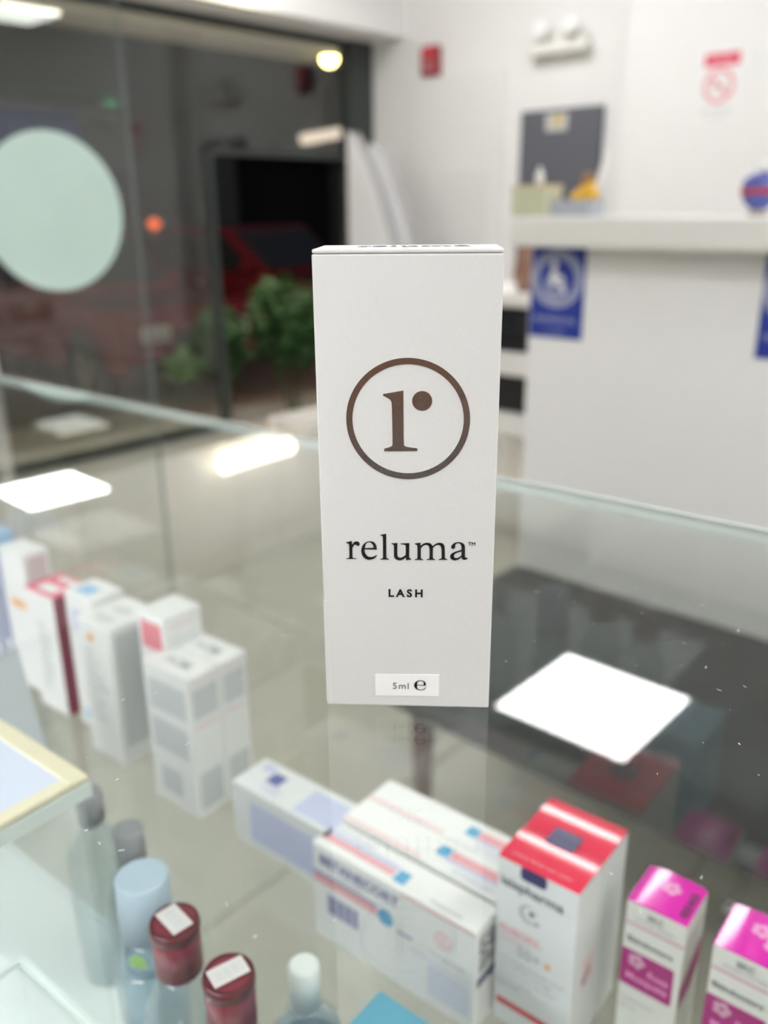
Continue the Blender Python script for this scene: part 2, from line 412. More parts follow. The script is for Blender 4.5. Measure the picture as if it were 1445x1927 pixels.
# ------------------------------------------------------------------ the white carton with the foil logo
GLYPHS = {'r': ['-1605,4875* -1605,4891* -1453,4926* -1448,4818* -1404,4886 -1341,4919 -1278,4906 -1247,4853 -1262,4807 -1298,4793 -1330,4812 -1360,4830 -1401,4805 -1442,4732* -1445,4473 -1426,4446 -1343,4439* -1343,4422* -1608,4419* -1608,4435* -1539,4447 -1526,4480 -1526,4804 -1543,4852'],
 'e': ['-798,4695* -1121,4699* -1108,4594 -1034,4500 -946,4482 -863,4508 -809,4546* -802,4525* -858,4454 -985,4406 -1098,4429 -1182,4520 -1212,4654 -1180,4789 -1098,4890 -990,4923 -878,4901 -814,4813', '-1116,4731* -890,4742* -896,4812 -941,4873 -1003,4899 -1079,4858'],
 'l': ['-708,5092* -708,5108* -551,5139* -551,4479 -531,4447 -486,4434* -486,4418* -713,4415* -713,4431* -657,4445 -642,4478 -639,5029 -656,5079'],
 'u': ['-423,4858* -423,4874* -261,4887* -262,4564 -242,4497 -185,4474 -117,4499 -47,4559* -46,4796 -64,4833 -184,4861* -184,4872* 51,4888* 48,4501 66,4461 101,4442* 101,4429* -34,4405* -39,4481* -117,4423 -205,4400 -305,4429 -350,4509 -354,4792 -373,4840'],
 'm': ['190,4861* 190,4877* 339,4905* 345,4820* 419,4877 506,4902 601,4882 656,4813* 742,4881 829,4906 921,4883 967,4796 978,4506 996,4465 1041,4450* 1041,4431* 817,4428* 817,4444* 871,4458 891,4499 885,4741 854,4821 792,4844 718,4816 664,4754* 666,4496 684,4456 727,4443* 727,4427* 502,4424* 502,4440* 559,4454 576,4495 574,4737 544,4817 482,4840 407,4810 350,4745* 351,4492 367,4451 412,4439* 412,4422* 191,4419* 191,4435* 246,4450 261,4491 260,4786 243,4834'],
 'a': ['1237,4818 1242,4786 1211,4745 1171,4745 1138,4776 1152,4838 1213,4900 1311,4931 1423,4908 1489,4829 1500,4540 1521,4497 1571,4487* 1569,4465* 1502,4437 1435,4453 1409,4512* 1333,4446 1234,4417 1146,4449 1112,4516 1134,4589 1212,4646 1402,4716* 1400,4814 1369,4881 1312,4904 1255,4879', '1405,4673* 1272,4625 1219,4571 1222,4509 1275,4483 1344,4505 1408,4565*']}
LOGO_R = '-597,8813* -99,8899* -90,7564 -49,7485 247,7437* 247,7369* -583,7356* -582,7423* -415,7479 -374,7542 -388,8571 -431,8672 -598,8769*'
EST = ['516,673* 268,680* 272,603 315,556 395,545 468,584 500,631* 516,627* 468,555 374,528 264,551 199,615 183,688 207,767 280,825 365,840 454,819 503,756', '268,696* 446,695* 440,790 361,820 284,785']
PEARL = mat('pearl_card', (.655, .65, .64), .40, var=.05, scale=3000, bump=.10, bscale=3200, spec=.6)
FOIL = mat('bronze_silver_foil', (.52, .48, .46), .12, metal=1, var=.10, scale=260, bump=.10, bscale=900)
W, D, H = .045, .0223, .12213
pr = thing('foil_logo_carton', 'slim white pearl carton with a foil letter r in a ring, standing on the glass', 'box', (-.13745 - .01115 * math.sin(R(38.935)), .15994 + .01115 * math.cos(R(38.935)), GL + .0001), R(38.935))
box('body', (-W/2, W/2, -D/2, D/2, 0, H - .0009), PEARL, pr, bev=.0004, seg=2, smooth=False)
box('lid', (-W/2 + .0001, W/2 - .0001, -D/2 - .0001, D/2, H - .0008, H + .0002), PEARL, pr, bev=.0004, seg=2)
box('glue_flap', (-W/2 - .0001, -W/2 + .0012, -D/2 - .0001, D/2 - .004, .0012, .032), PEARL, pr, bev=.00008, seg=1)
FF = frame((0, -D/2 - .00005, 0), (1, 0, 0), (0, 0, 1))
filled('foil_ring', [circle(.00012, .08165, .01535, 96), circle(.00012, .08165, .0138, 96)], FOIL, pr, .00009, FF)
filled('foil_letter', [smooth_outline(LOGO_R)], FOIL, pr, .00009, FF)
filled('foil_dot', [circle(.00362, .08642, .00246, 48)], FOIL, pr, .00009, FF)
for ch, loops in GLYPHS.items():
    filled('letter', [smooth_outline(s) for s in loops], INK, pr, .00008, FF)
text('lettering', 'TM', .00135, INK, pr, FF @ Matrix.Translation((.01572, .0484, 0)), sx=1.05, bold=.01)
text('lettering', 'LASH', .00305, INK, pr, FF @ Matrix.Translation((-.00515, .03352, 0)), bold=.035, spacing=1.42, sx=1.03)
STK = mat('sticker_paper', (.86, .86, .85), .3, var=.01)
st = filled('sticker', [[(-.0089, .0033), (.0087, .0035), (.0087, .0102), (-.0089, .0100)]], STK, pr, .00008, FF)
FS = Matrix.Translation((0, 0, .00012))
text('lettering', '5ml', .00270, mat('soft_black_ink', (.045, .047, .052), .4), st, FS @ Matrix.Translation((-.0042, .0056, 0)), spacing=1.16, sx=1.06)
filled('estimated_sign', [smooth_outline(s) for s in EST], INK, st, .00006, FS)
FT = frame((.0015, 0, H + .0003), (1, 0, 0), (0, 1, 0)) @ Matrix.Scale(.86, 4) @ Matrix.Translation((0, -.0465, 0))
for ch, loops in GLYPHS.items():
    filled('letter', [smooth_outline(s) for s in loops], INK, pr, .00004, FT)

# ------------------------------------------------------------------ cartons on the glass shelf
def cbox(name, label, x0, x1, y0, y1, ztop, body, **k):
    x, y, z = C2W((x0 + x1) / 2, (y0 + y1) / 2, SH + .0002)
    return Carton(name, label, (x1 - x0, y1 - y0, ztop - SH), (x, y, z), CA, body, **k)
ZS = .1   # heights below were measured with the glass top at 1.0

# red topped pair
def red_box(label, y0, y1, back):
    c = cbox('red_top_carton', label, -.1715, -.1285, y0, y1, .935, CARDG, lid=RED, bulge=('y', .0010), group='red topped cartons')
    w_, d_, h = c.w, c.d, c.h
    if not back:
        c.patch('front', .0125, .0265, h - .0085, h - .0012, NAVY, 'navy_notch', r=.002)
        c.text('front', .0022, h - .0165, 'isispharma', .0076, INKG, bold=.02, sx=1.05)
        filled('swirl_mark', [circle(.018, h - .0275, .0055, 32), circle(.0193, h - .0268, .0042, 32)], GREYP, c.root, .00006, c.fr('front'))
        filled('swirl_dot', [circle(.0196, h - .0265, .0017, 20)], INKG, c.root, .00006, c.fr('front'))
        filled('swirl_dot', [circle(.0225, h - .0312, .0013, 20, .0008)], INKG, c.root, .00006, c.fr('front'))
        c.text('front', .0022, h - .0445, 'RUBORIL', .0058, PINKP, bold=.014)
        c.text('front', .0022, h - .0505, 'EXPERT', .005, PALEPINK)
        c.text('front', .0125, h - .0555, '50+', .0085, GREYP, bold=.02)
        filled('orange_dot', [circle(.0295, h - .053, .0017, 20)], ORANGE, c.root, .00006, c.fr('front'))
        for i, s in enumerate(('Anti-redness sunscreen tinted', 'cream SPF 50+ very high', 'Protección solar con color', 'Piel con rojeces', 'UVA UVB')):
            c.text('front', .0022, h - .062 - .0042 * i, s, .0030, GREYP)
        c.patch('front', .0022, .034, h - .0925, h - .0885, REDP, 'red_stripe')
        c.text('top', .005, .0035, 'crema facial con color', .0036, PINKP)
        c.patch('top', .0135, .0285, d_ - .006, d_, NAVY, 'navy_notch')
        c.patch('side', .010, .0225, h - .068, h - .050, PALEPINK); c.text('side', .012, h - .066, 'SPF', .007, NAVY, rot=30)
    else:
        c.patch('top', .0135, .0285, 0, .0065, NAVY, 'navy_notch')
    return c
red_box('front one of two red topped white sunscreen cartons standing back to back', .3025, .3297, False)
red_box('rear one of two red topped cartons, nearest the front glass', .3300, .3570, True)

# magenta topped pair
def mag_box(label, x0, x1, y0, y1, code):
    c = cbox('magenta_top_carton', label, x0, x1, y0, y1, .925, CARDI, lid=MAG, bulge=('x', .0015), group='magenta topped cartons')
    w_, d_, h = c.w, c.d, c.h
    c.text('front', w_*.5, h - .0075, 'SKC', .0042, INKG, align='CENTER', bold=.02); c.text('front', w_*.5, h - .0105, 'dermato cosmetic', .0026, GREYP, align='CENTER')
    for f in ('front', 'side'): c.patch(f, 0, w_ if f == 'front' else d_, h - .0145, h - .0130, MAGL, 'pink_line')
    c.text('front', .0018, h - .0240, 'Skindoctors', .0046, INKG, bold=.02)
    c.patch('front', 0, w_ - .003, h - .051, h - .0292, MAGP, 'magenta_panel', r=.0012)
    for a in range(5): filled('petal', [circle(.0075 + .0026*math.cos(R(72*a)), h - .0345 + .0026*math.sin(R(72*a)), .0017, 14)], MAGL, c.root, .00004, c.fr('front', off=.0003))
    c.text('front', w_ - .005, h - .0405, 'Rosa', .0052, MAGT, align='RIGHT', bold=.015); c.text('front', w_ - .005, h - .0462, 'Mosqueta', .0052, MAGT, align='RIGHT', bold=.015)
    c.text('front', .002, h - .060, 'aceite facial', .0034, GREYP); c.text('front', .002, h - .065, '30 ml', .0034, GREYP)
    filled('side_panel', [[(.001, h-.052), (.001, h-.040), (d_*.45, h-.034), (d_*.95, h-.027), (d_*.95, h-.042), (d_*.6, h-.050)]], MAGP, c.root, .00006, c.fr('side'))
    for a in range(5): filled('petal', [circle(w_*.52 + .0028*math.cos(R(72*a)), d_*.62 + .0028*math.sin(R(72*a)), .0018, 14)], MAGT, c.root, .00004, c.fr('top'))
    if code:
        c.text('top', w_ - .0016, .003, '0251A23', .0048, INK, rot=90, bold=.02)
    else:
        for a in range(5): filled('petal', [circle(w_*.82 + .004*math.cos(R(72*a)), d_*.45 + .004*math.sin(R(72*a)), .0026, 14)], MAGT, c.root, .00004, c.fr('top'))
mag_box('magenta topped ivory carton with a black batch code on its lid', -.1142, -.0858, .3245, .3525, True)
mag_box('magenta topped ivory carton with pale petals, cut by the right picture edge', -.0735, -.0445, .3230, .3525, False)

# three lying pink and violet cartons
def beta(label, y0, y1, zt, k, flip):
    c = cbox('pink_stripe_carton', label, -.2825, -.1735, y0, y1, zt, CARD, group='lying pink striped cartons')
    w_, d_, h = c.w, c.d, c.h
    if not flip:
        c.patch('top', .001, .052, d_*.50, d_*.64, BLUEL, 'violet_stripe'); c.patch('top', .001, .052, d_*.28, d_*.47, PINKP, 'pink_stripe')
        c.patch('top', .0535, .0610, d_*.18, d_*.58, CYAN, 'cyan_square')
        c.text('top', .006, d_*.70, 'BETANECORT', .0042, BLUEL)
        c.patch('top', .0005, .004, d_*.3, d_*.95, BLUEL, 'violet_end')
        c.text('top', .078, .003, 'Tratamiento', .0040, GREYP)
        c.patch('front', .062, w_ - .001, h - .0022, h - .0012, PINKP, 'pink_edge')
        c.text('front', .005, h - .0120, 'BETANECORT', .0088, BLUEP, bold=.025); c.text('front', .018, h - .0165, 'crema 0,05%', .0036, GREYP)
        c.patch('front', .0005, .046, h - .0202, h - .0187, BLUEP, 'violet_line'); c.patch('front', .0005, .046, h - .0258, h - .0206, PINKP, 'pink_stripe')
        filled('cyan_hexagon', [circle(.052, h - .0235, .0058, 6)], CYAN, c.root, .00006, c.fr('front'))
        for i in range(12):
            x = .010 + .0019 * i; c.patch('front', x, x + (.0014 if i % 3 else .0009), h - .0445, h - .0315, BLUEP, 'bar_code')
        filled('red_ring', [circle(.0895, h - .0165, .0052, 32), circle(.0895, h - .0165, .0044, 32)], PINKP, c.root, .00006, c.fr('front'))
        c.text('front', .0895, h - .0192, '%', .0074, PINKP, align='CENTER')
        c.patch('front', .060, .070, h - .0285, h - .0272, BLUEP, 'violet_line')
        for i in range(8): c.patch('front', .080, .106, h - .0385 - .0026*i, h - .0373 - .0026*i, BLUEL, 'text_line')
        c.text('front', .080, h - .0290, 'Venta bajo receta', .0032, GREYP)
        c.patch('front', .066, .106, h - .0345, h - .0338, BLUEL, 'violet_line')
        c.text('side', .004, h - .006, 'LOTE', .0090, INKG, rot=-90, bold=.03); c.text('side', .012, h - .006, 'EXP 26', .0070, INKG, rot=-90, bold=.03)
        c.patch('side', .002, d_ - .001, h - .037, h - .032, NAVY, 'navy_band')
    else:
        u = .060 + .004 * k
        c.patch('top', u, u + .0075, d_*.40, d_*.75, CYAN, 'cyan_square'); c.patch('top', u + .008, w_ - .001, d_*.45, d_*.72, PINKP, 'pink_stripe')
        c.patch('top', u + .008, w_ - .001, d_*.34, d_*.43, BLUEL, 'violet_line'); c.text('top', w_ - .034, d_*.10, 'BETANECORT', .0042, BLUEL)
        c.patch('top', .001, .055, .0005, .0035, PALEPINK, 'pale_pink_edge')
beta('front lying pink striped carton with violet bar code', .2875, .3090, .895, 0, False)
beta('middle lying carton, cyan square nearer the front striped one', .3128, .3356, .895, 0, True)
beta('rearmost lying carton along the front glass, cyan square by the red carton', .3362, .3582, .895, 1, True)

# blue printed lying box
c = cbox('lying_blue_carton', 'low lying white carton with violet blue printing, between tall white and striped ones', -.3815, -.2865, .3150, .3465, .875, CARDG)
c.patch('top', .018, .029, .013, .0235, BLUEP, 'violet_square'); c.patch('top', .052, .094, .003, .026, BLUEL, 'pale_violet_panel'); c.patch('top', .006, .016, .021, .028, BLUEL)
c.patch('front', .016, .094, .006, .036, BLUEL, 'pale_violet_panel')
for i in range(3): c.text('top', .020, .004 + .003*i, 'uso externo', .0032, BLUEL)

# pair with letters on the lids
for i, (y0, y1, lb) in enumerate(((.3112, .3376, 'front one of two white lettered cartons standing together'), (.3380, .3630, 'rear one of two white lettered cartons, touching the front glass'))):
    c = cbox('lettered_carton', lb, -.4620, -.4140, y0, y1, .94, CARD, group='white lettered cartons')
    w_, d_, h = c.w, c.d, c.h
    c.text('top', w_*.5, d_*.32, 'ACM', .0115, GREYP, align='CENTER', bold=.012)
    c.patch('side', .004, d_ - .003, h - .0055, h - .0045, PALEPINK, 'pink_line')
    c.patch('side', .003, d_ - .003, h - .033, h - .010, BLOCK, 'grey_text_block'); c.patch('side', .003, d_ - .003, .005, .034, BLOCK, 'grey_text_block')
    c.patch('side', .003, d_ - .004, h - .040, h - .038, PALEPINK, 'pink_line')
    if i == 0:
        c.patch('front', .005, w_ - .004, h - .034, h - .011, BLOCK, 'grey_text_block'); c.patch('front', .005, w_ - .005, h - .066, h - .042, BLOCK, 'grey_text_block')
        c.patch('front', .010, w_ - .016, .010, .030, BLOCK, 'grey_text_block')

c = cbox('orange_mark_carton', 'deep white carton with a small orange mark on its front', -.5480, -.5070, .3165, .3620, .945, CARD)
w_, d_, h = c.w, c.d, c.h
filled('orange_mark', [circle(.0165, h - .0125, .0042, 20, .0036)], ORANGE, c.root, .00006, c.fr('front'))
for i in range(9): c.text('front', .006, h - .026 - .007*i, ('loción', 'facial con', 'activos', 'hidratante', 'dermatológico')[i % 5], .005, GREYP)
c.patch('side', .004, d_ - .003, .014, h - .006, BLOCK, 'grey_text_block')
for v in (.008, .024): c.text('top', .020, v, 'ACM', .009, GREYP, align='CENTER', rot=0)
c = cbox('red_square_carton', 'short white carton with a rose square on its front', -.4850, -.4560, .3270, .3605, .965, CARD)
c.patch('front', .0035, c.w - .003, c.h - .027, c.h - .006, mat('rose_print', (.72, .22, .27), .4), 'rose_square')
c.patch('side', .006, c.d - .008, c.h - .0095, c.h - .008, PALEPINK, 'pink_line'); c.patch('side', .004, c.d - .004, c.h - .05, c.h - .016, CARDG)
c = cbox('blue_patch_carton', 'white carton with a light blue patch on its lid', -.5890, -.5520, .3330, .3620, .95, CARD)
c.patch('top', .007, .026, .004, .018, SKY, 'blue_patch'); c.patch('front', .008, c.w - .003, c.h - .033, c.h - .014, BLUEL, 'blue_square')
c.patch('front', .008, c.w - .004, .006, .016, SKY, 'blue_square')
for i, (y0, y1, lb) in enumerate(((.3290, .3485, 'front crimson edged carton with a dark crimson side'), (.3490, .3628, 'rear crimson edged carton behind the crimson sided one'))):
    c = cbox('crimson_edge_carton', lb, -.6430, -.6010, y0, y1, .94, CARD, lid=CRIMT, group='crimson edged cartons')
    w_, d_, h = c.w, c.d, c.h
    c.patch('top', .010, w_ - .008, .004, d_ - .004, CARD, 'white_centre')
    if i == 0:
        c.patch('side', 0.0003, d_ - .0003, .0005, h - .001, CRIM, 'crimson_side')
        for q in range(10): c.text('front', .012, h - .030 - .0065*q, ('serum', 'facial', 'antiedad', 'vitamina')[q % 4], .005, GREYP)
c = cbox('tall_white_carton', 'tall white carton in the far left corner of the shelf', -.6940, -.6560, .3375, .3620, .96, CARD)
c.patch('side', .003, c.d - .003, c.h - .032, c.h - .004, mat('dusty_rose_print', (.58, .48, .49), .45), 'dusty_rose_panel')
c.patch('front', .010, c.w - .006, c.h - .052, c.h - .044, ORANGE, 'orange_mark')
c = cbox('light_blue_carton', 'light blue carton cut by the left picture edge', -.7480, -.7060, .3250, .3600, .965, SKY)
c.patch('side', .004, c.d - .004, .01, c.h - .02, BLUEL)
c = cbox('teal_carton', 'teal carton standing in front of the lying striped ones', -.1880, -.1400, .1750, .2300, .90, TEAL)
c.patch('top', .012, .036, .014, .040, CYAN, 'blue_panel')
filled('wave', [circle(.024, .026, .007, 28), circle(.024, .026, .0055, 28)], BLUEL, c.root, .00005, c.fr('top', off=.0003))

# ------------------------------------------------------------------ bottles
CLEAR = glass('clear_plastic', (.80, .85, .86), 1.5, .03, .12, (.60, .68, .70))
MISTY = glass('misty_plastic', (.80, .88, .92), 1.45, .05, .22, (.42, .54, .62))
def bottle(label, x, y, z, h, r, body, cap, cr_, ch, tip=None, barcode=None, lab=None, base=0):
    px, py, pz = C2W(x, y, SH + .0003 + base)
    t = thing('bottle', label, 'bottle', (px, py, pz), CA)
    top = z - SH - base; bh = top - ch
    lathe('body', [(0, 0), (r*.9, 0), (r, .002), (r, bh*.74), (r*.93, bh*.83), (cr_*1.0, bh*.95), (cr_*.85, bh), (0, bh)], body, t)
    o = lathe('cap', [(0, bh), (cr_, bh + .0002), (cr_, top - .001), (cr_ - .001, top), (0, top)], cap, t)
    if lab: lathe('label', [(r + .0002, bh*.12), (r + .0002, bh*.66)], lab, t)
    if barcode is not None:
        lathe('cap_rim', [(cr_*.86, top + .0004), (cr_*1.0, top + .0004), (cr_*1.05, top - .002), (cr_*1.03, top - .005), (cr_*1.001, top - .005)], MAROOND, t)
        M_ = frame((0, 0, top + .0012), (math.cos(barcode), math.sin(barcode), 0), (-math.sin(barcode), math.cos(barcode), 0))
        a, b = .0073, .0045
        s = filled('sticker', [[(-a, -b), (a, -b), (a, b), (-a, b)]], mat('barcode_paper', (.62, .59, .58), .5), t, .00008, M_)
        for i in range(11):
            xx = -a + .0014 + .0011*i
            filled('bar', [[(xx, -b*.55), (xx + (.0006 if i % 3 else .0003), -b*.55), (xx + (.0006 if i % 3 else .0003), b*.55), (xx, b*.55)]], GREYP, s, .00003, Matrix.Translation((0, 0, .00012)))
    return t
bottle('clear bottle with a grey cap, the one beside the cream edged card', -.353, .197, .95, .1, .0155, CLEAR, GREYCAP, .0072, .018, base=.0035)
bottle('clear bottle with a grey cap, second along the row from the card', -.3134, .1925, .95, .1, .0155, CLEAR, GREYCAP, .0075, .018, base=.0035)
t = bottle('misty blue topped bottle behind the maroon capped ones', -.2767, .1738, .955, .1, .0145, MISTY, BLUECAP, .0118, .030)
lathe('neck_ring', [(.0119, .078), (.0125, .079), (.0125, .082), (.0119, .083)], SLATE, t); 
filled('green_mark', [circle(0, 0, .004, 20)], mat('green_print', (.25, .45, .12), .4), t, .00006, frame((.006, -.0108, .088), (.9, .45, 0), (0, 0, 1)))
bottle('clear bottle with a maroon cap, upper one with its barcode sticker square on', -.2398, .1628, .96, .1, .0165, CLEAR, MAROON, .0098, .024, barcode=R(-8))
bottle('clear bottle with a maroon cap, lower one with a slanting barcode sticker', -.2070, .1618, .955, .1, .0155, CLEAR, MAROON, .0098, .024, barcode=R(72))
bottle('slate blue bottle with a milky white cap', -.2045, .1995, .93, .1, .0158, MISTY, WCAP, .0066, .022, lab=SLATE)

# ------------------------------------------------------------------ tray, acrylic riser with card, spiral calendar
TRAYW = mat('white_acrylic', (.74, .78, .76), .18, var=.01)
def rr(x0, x1, y0, y1, r):
    L = []
    for cx, cy, a in ((x1-r, y1-r, 0), (x0+r, y1-r, 90), (x0+r, y0+r, 180), (x1-r, y0+r, 270)):
        L += [(cx + r*math.cos(R(a+i*15)), cy + r*math.sin(R(a+i*15))) for i in range(7)]
    return L
px, py, pz = C2W(-.465, .09, SH + .0003)
t = thing('white_tray', 'glossy white display tray at the lower left of the shelf', 'tray', (px, py, pz), CA)
TL_ = rr(-.16, .165, -.13, .123, .05)[:7] + rr(-.16, .165, -.13, .123, .05)[7:21] + [(.243, -.13), (.243, .050), (.165, .055)]
prism('base', TL_, 'z', 0, .003, TRAYW, t)
bm = bmesh.new(); L = TL_; n = len(L); L2 = [(.04 + (x - .04) * .985, y * .985) for x, y in L]
va = [[bm.verts.new((x, y, z)) for x, y in Q] for Q, z in ((L, .003), (L, .007), (L2, .007), (L2, .003))]
for A, B in zip(va, va[1:]):
    for i in range(n): bm.faces.new((A[i], A[(i+1) % n], B[(i+1) % n], B[i]))
finish('rim', bm, TRAYW, t)
ACR = glass('acrylic', (.97, .98, .975), 1.4)
px, py, pz = C2W(-.385, .100, SH + .0038)
t = thing('acrylic_riser', 'clear acrylic riser standing on the white tray', 'display stand', (px, py, pz), CA)
zt = 1.0 - SH - .0038
box('top_plate', (-.085, .085, -.075, .069, zt - .006, zt - .003), ACR, t)
for y in (.064,): box('side_panel', (-.085, .085, y - .0015, y + .0015, 0, zt - .006), ACR, t)
box('front_lip', (.083, .086, -.075, .069, zt - .010, zt - .003), EDGE, t)
HX0, HX1, HY0, HY1 = -.335, -.226, -.03, .142
px, py, pz = C2W((HX0 + HX1) / 2, (HY0 + HY1) / 2, SH + .0042)
t2 = thing('acrylic_holder', 'open clear acrylic holder beside the maroon capped bottles', 'display stand', (px, py, pz), CA)
a, b = (HX1 - HX0) / 2, (HY1 - HY0) / 2
box('side_panel', (-a, a, b - .002, b, 0, .062), ACR, t2); box('side_panel', (-a, -a + .002, -b, b - .002, 0, .062), ACR, t2)
box('rim', (-a, a, b - .0024, b + .0004, .062, .0645), EDGE, t2); box('rim', (-a - .0004, -a + .0024, -b, b - .0024, .062, .0645), EDGE, t2)
px, py, pz = C2W(-.385, .100, 1.0 - .0026)
t = thing('cream_edged_card', 'pale card with a cream border lying on the acrylic riser', 'card', (px, py, pz), CA)
CREAM = mat('cream_border', (.70, .65, .48), .4); PALE = mat('pale_lilac_paper', (.58, .62, .74), .5)
box('sheet', (-.085, .078, -.07, .060, 0, .002), PALE, t)
for b in ((-.085, .085, .060, .069), (.078, .085, -.07, .060)): box('border', (b[0], b[1], b[2], b[3], 0, .0026), CREAM, t, bev=.0006)
px, py, pz = C2W(-.528, .17, SH + .0075)
t = thing('spiral_calendar', 'spiral bound desk calendar at the left picture edge', 'calendar', (px, py, SH + .0038), CA)
CP = mat('grey_blue_page', (.55, .60, .63), .4); h = .117
for s, nm in ((1, 'front_page'), (-1, 'back_page')):
    prism(nm, [(s*.030, 0), (s*.031, 0), (s*.0015, h), (s*.0005, h)], 'y', -.09, .088, CP, t)
sp = []
for i in range(26 * 10):
    a = 2 * math.pi * i / 10; sp.append((.0045*math.cos(a), -.088 + .0068 * i / 10, h + .0022 + .0045*math.sin(a)))
tube('spiral', sp, .0009, mat('white_coil', (.85, .86, .92), .25), t, 6)

# ------------------------------------------------------------------ glass screen with the mint disc, and its post
t = thing('glass_screen', 'clear glass screen standing left of the case', 'screen', (-1.962, .76, 0))
box('pane', (-.003, .003, -.45, .500, .02, 2.15), glass('screen_glass', (.975, .985, .98), 1.35), t)
box('edge_strip', (-.0035, .0035, .500, .5035, .02, 2.15), mat('screen_edge', (.22, .25, .25), .2), t)
for y in (-.3, .4): box('foot', (-.06, .06, y - .02, y + .02, 0, .02), SILVER, t, bev=.003)
d = lathe('mint_disc', [(0, 0), (.171, 0), (.173, .0015), (.171, .003), (0, .003)], mat('mint_vinyl', (.62, .80, .74), .12, var=.06, scale=7, coat=.4), None, 64)
d.location = (-1.9565, 1.046, 1.229); d.rotation_euler = (0, R(90), 0); tag(d, 'round glossy mint disc stuck on the clear glass screen', 'sign')
t = thing('metal_post', 'slim pale metal post at the left picture edge beside the screen', 'post', (-1.645, .71, 0), R(3))
tube('pole', [(0, 0, .02), (0, 0, 1.055)], .014, mat('pale_post', (.62, .58, .55), .4), t, 14); lathe('base', [(0, 0), (.07, 0), (.07, .012), (.016, .02), (0, .02)], SILVER, t); lathe('cap', [(.014, 1.055), (.015, 1.06), (0, 1.066)], SILVER, t)

# ------------------------------------------------------------------ bench and reception desk
t = thing('bench', 'charcoal upholstered bench with tapered brown legs in front of the desk', 'bench', (0, 0, 0))
box('seat', (-1.012, .75, 1.06, 1.555, .335, .47), FABRIC, t, bev=.022, seg=4, smooth=True)
for x in (-.935, .66):
    for y in (1.135, 1.49):
        lathe('leg', [(0, 0), (.014, 0), (.026, .335), (0, .335)], BROWNW, t, 20, loc=(x, y, 0))
YD = 1.578
t = thing('reception_desk', 'white reception desk with a thick overhanging worktop', 'desk', (0, 0, 0))
box('front_panel', (-1.021, 1.6, YD, YD + .03, 0, 1.157), WHITE, t, bev=.002)
box('end_panel', (-1.021, -.99, YD + .03, YD + .32, 0, 1.157), WHITE, t)
box('worktop', (-1.035, 1.62, YD - .06, YD + .36, 1.157, 1.212), CREAMW, t, bev=.004)
BLUES = mat('sign_blue', (.012, .035, .30), .35)
BLUEG = mat('sign_pale_blue', (.33, .36, .52), .4)
def access_sign(x0, label):
    t = thing('access_sign', label, 'sign', (x0, YD - .0005, .976), 0, 'blue access signs')
    w_, h_ = .124, .178
    box('plate', (0, w_, -.002, 0, 0, h_), BLUES, t, bev=.0006, seg=1)
    F_ = frame((0, -.0024, 0), (1, 0, 0), (0, 0, 1)); cx, cy = .061, .117
    filled('ring', [circle(cx, cy, .060, 64, .057), circle(cx, cy, .042, 64, .040)], BLUEG, t, .0001, F_)
    filled('wheel', [circle(cx - .003, cy - .013, .026, 40), circle(cx - .002, cy - .009, .014, 40)], BLUEG, t, .0001, F_ @ Matrix.Translation((0, 0, .0002)))
    PW = mat('sign_white', (.80, .80, .80), .4)
    filled('figure_head', [circle(cx - .007, cy + .029, .008, 24)], PW, t, .0001, F_ @ Matrix.Translation((0, 0, .0004)))
    filled('figure', [[(cx-.014, cy+.019), (cx-.001, cy+.019), (cx+.001, cy+.007), (cx+.014, cy+.006), (cx+.014, cy-.001), (cx+.002, cy-.001), (cx+.003, cy-.005), (cx+.014, cy-.006), (cx+.024, cy-.027), (cx+.016, cy-.030), (cx+.008, cy-.013), (cx-.013, cy-.012)]], PW, t, .0001, F_ @ Matrix.Translation((0, 0, .0006)))
    text('lettering', 'PREFERENCIAL', .0165, BLUEG, t, F_ @ Matrix.Translation((cx, .031, 0)), align='CENTER', bold=.02, sx=.92)
    text('lettering', 'Ley 7600', .012, BLUEG, t, F_ @ Matrix.Translation((cx, .010, 0)), align='CENTER', bold=.01)
access_sign(-1.017, 'blue wheelchair access sign at the left end of the desk front')
access_sign(-.548, 'blue access sign further right, cut by the picture edge')

# things on the desk
ZD = 1.2122; YT = YD + .12
t = thing('card_holder', 'pale yellow green card box with a small white bottle on it', 'box', (-1.085, YT - .01, ZD))
box('body', (-.045, .045, -.03, .03, 0, .055), mat('pale_lime_card', (.62, .63, .45), .5), t, bev=.002); box('lid', (-.046, .046, -.031, .031, .055, .063), mat('straw_card', (.66, .56, .36), .5), t, bev=.001)
t = thing('desk_bottle', 'tiny white pump bottle standing on the pale lime box', 'bottle', (-1.08, YT - .01, ZD + .0632))
lathe('body', [(0, 0), (.009, 0), (.009, .022), (.004, .027), (0, .027)], WHITE, t, 20); lathe('cap', [(.004, .027), (.004, .036), (0, .036)], WHITE, t, 14)
t = thing('pen_tray', 'grey blue clear tray of pens and slips on the desk', 'tray', (-.995, YT, ZD))
TRY = mat('grey_blue_tray', (.42, .45, .50), .3)
box('base', (-.05, .05, -.03, .03, 0, .004), TRY, t)
for b in ((-.05, .05, -.03, -.027), (-.05, .05, .027, .03), (-.05, -.047, -.027, .027), (.047, .05, -.027, .027)): box('side', (*b, .004, .032), TRY, t)
o = box('yellow_packet', (-.028, .028, -.012, .012, -.018, .018), mat('yellow_packet', (.85, .50, .05), .4), None, bev=.006); o.location = (-.975, YT, ZD + .040); o.rotation_euler = (0, R(-28), 0); tag(o, 'yellow packet lying aslant in the grey blue tray', 'packet')
o = box('brown_packet', (-.016, .016, -.008, .008, -.022, .022), mat('brown_packet', (.33, .17, .07), .5), None, bev=.004); o.location = (-.983, YT + .022, ZD + .062); o.rotation_euler = (0, R(25), 0); tag(o, 'brown packet leaning behind the yellow one', 'packet')
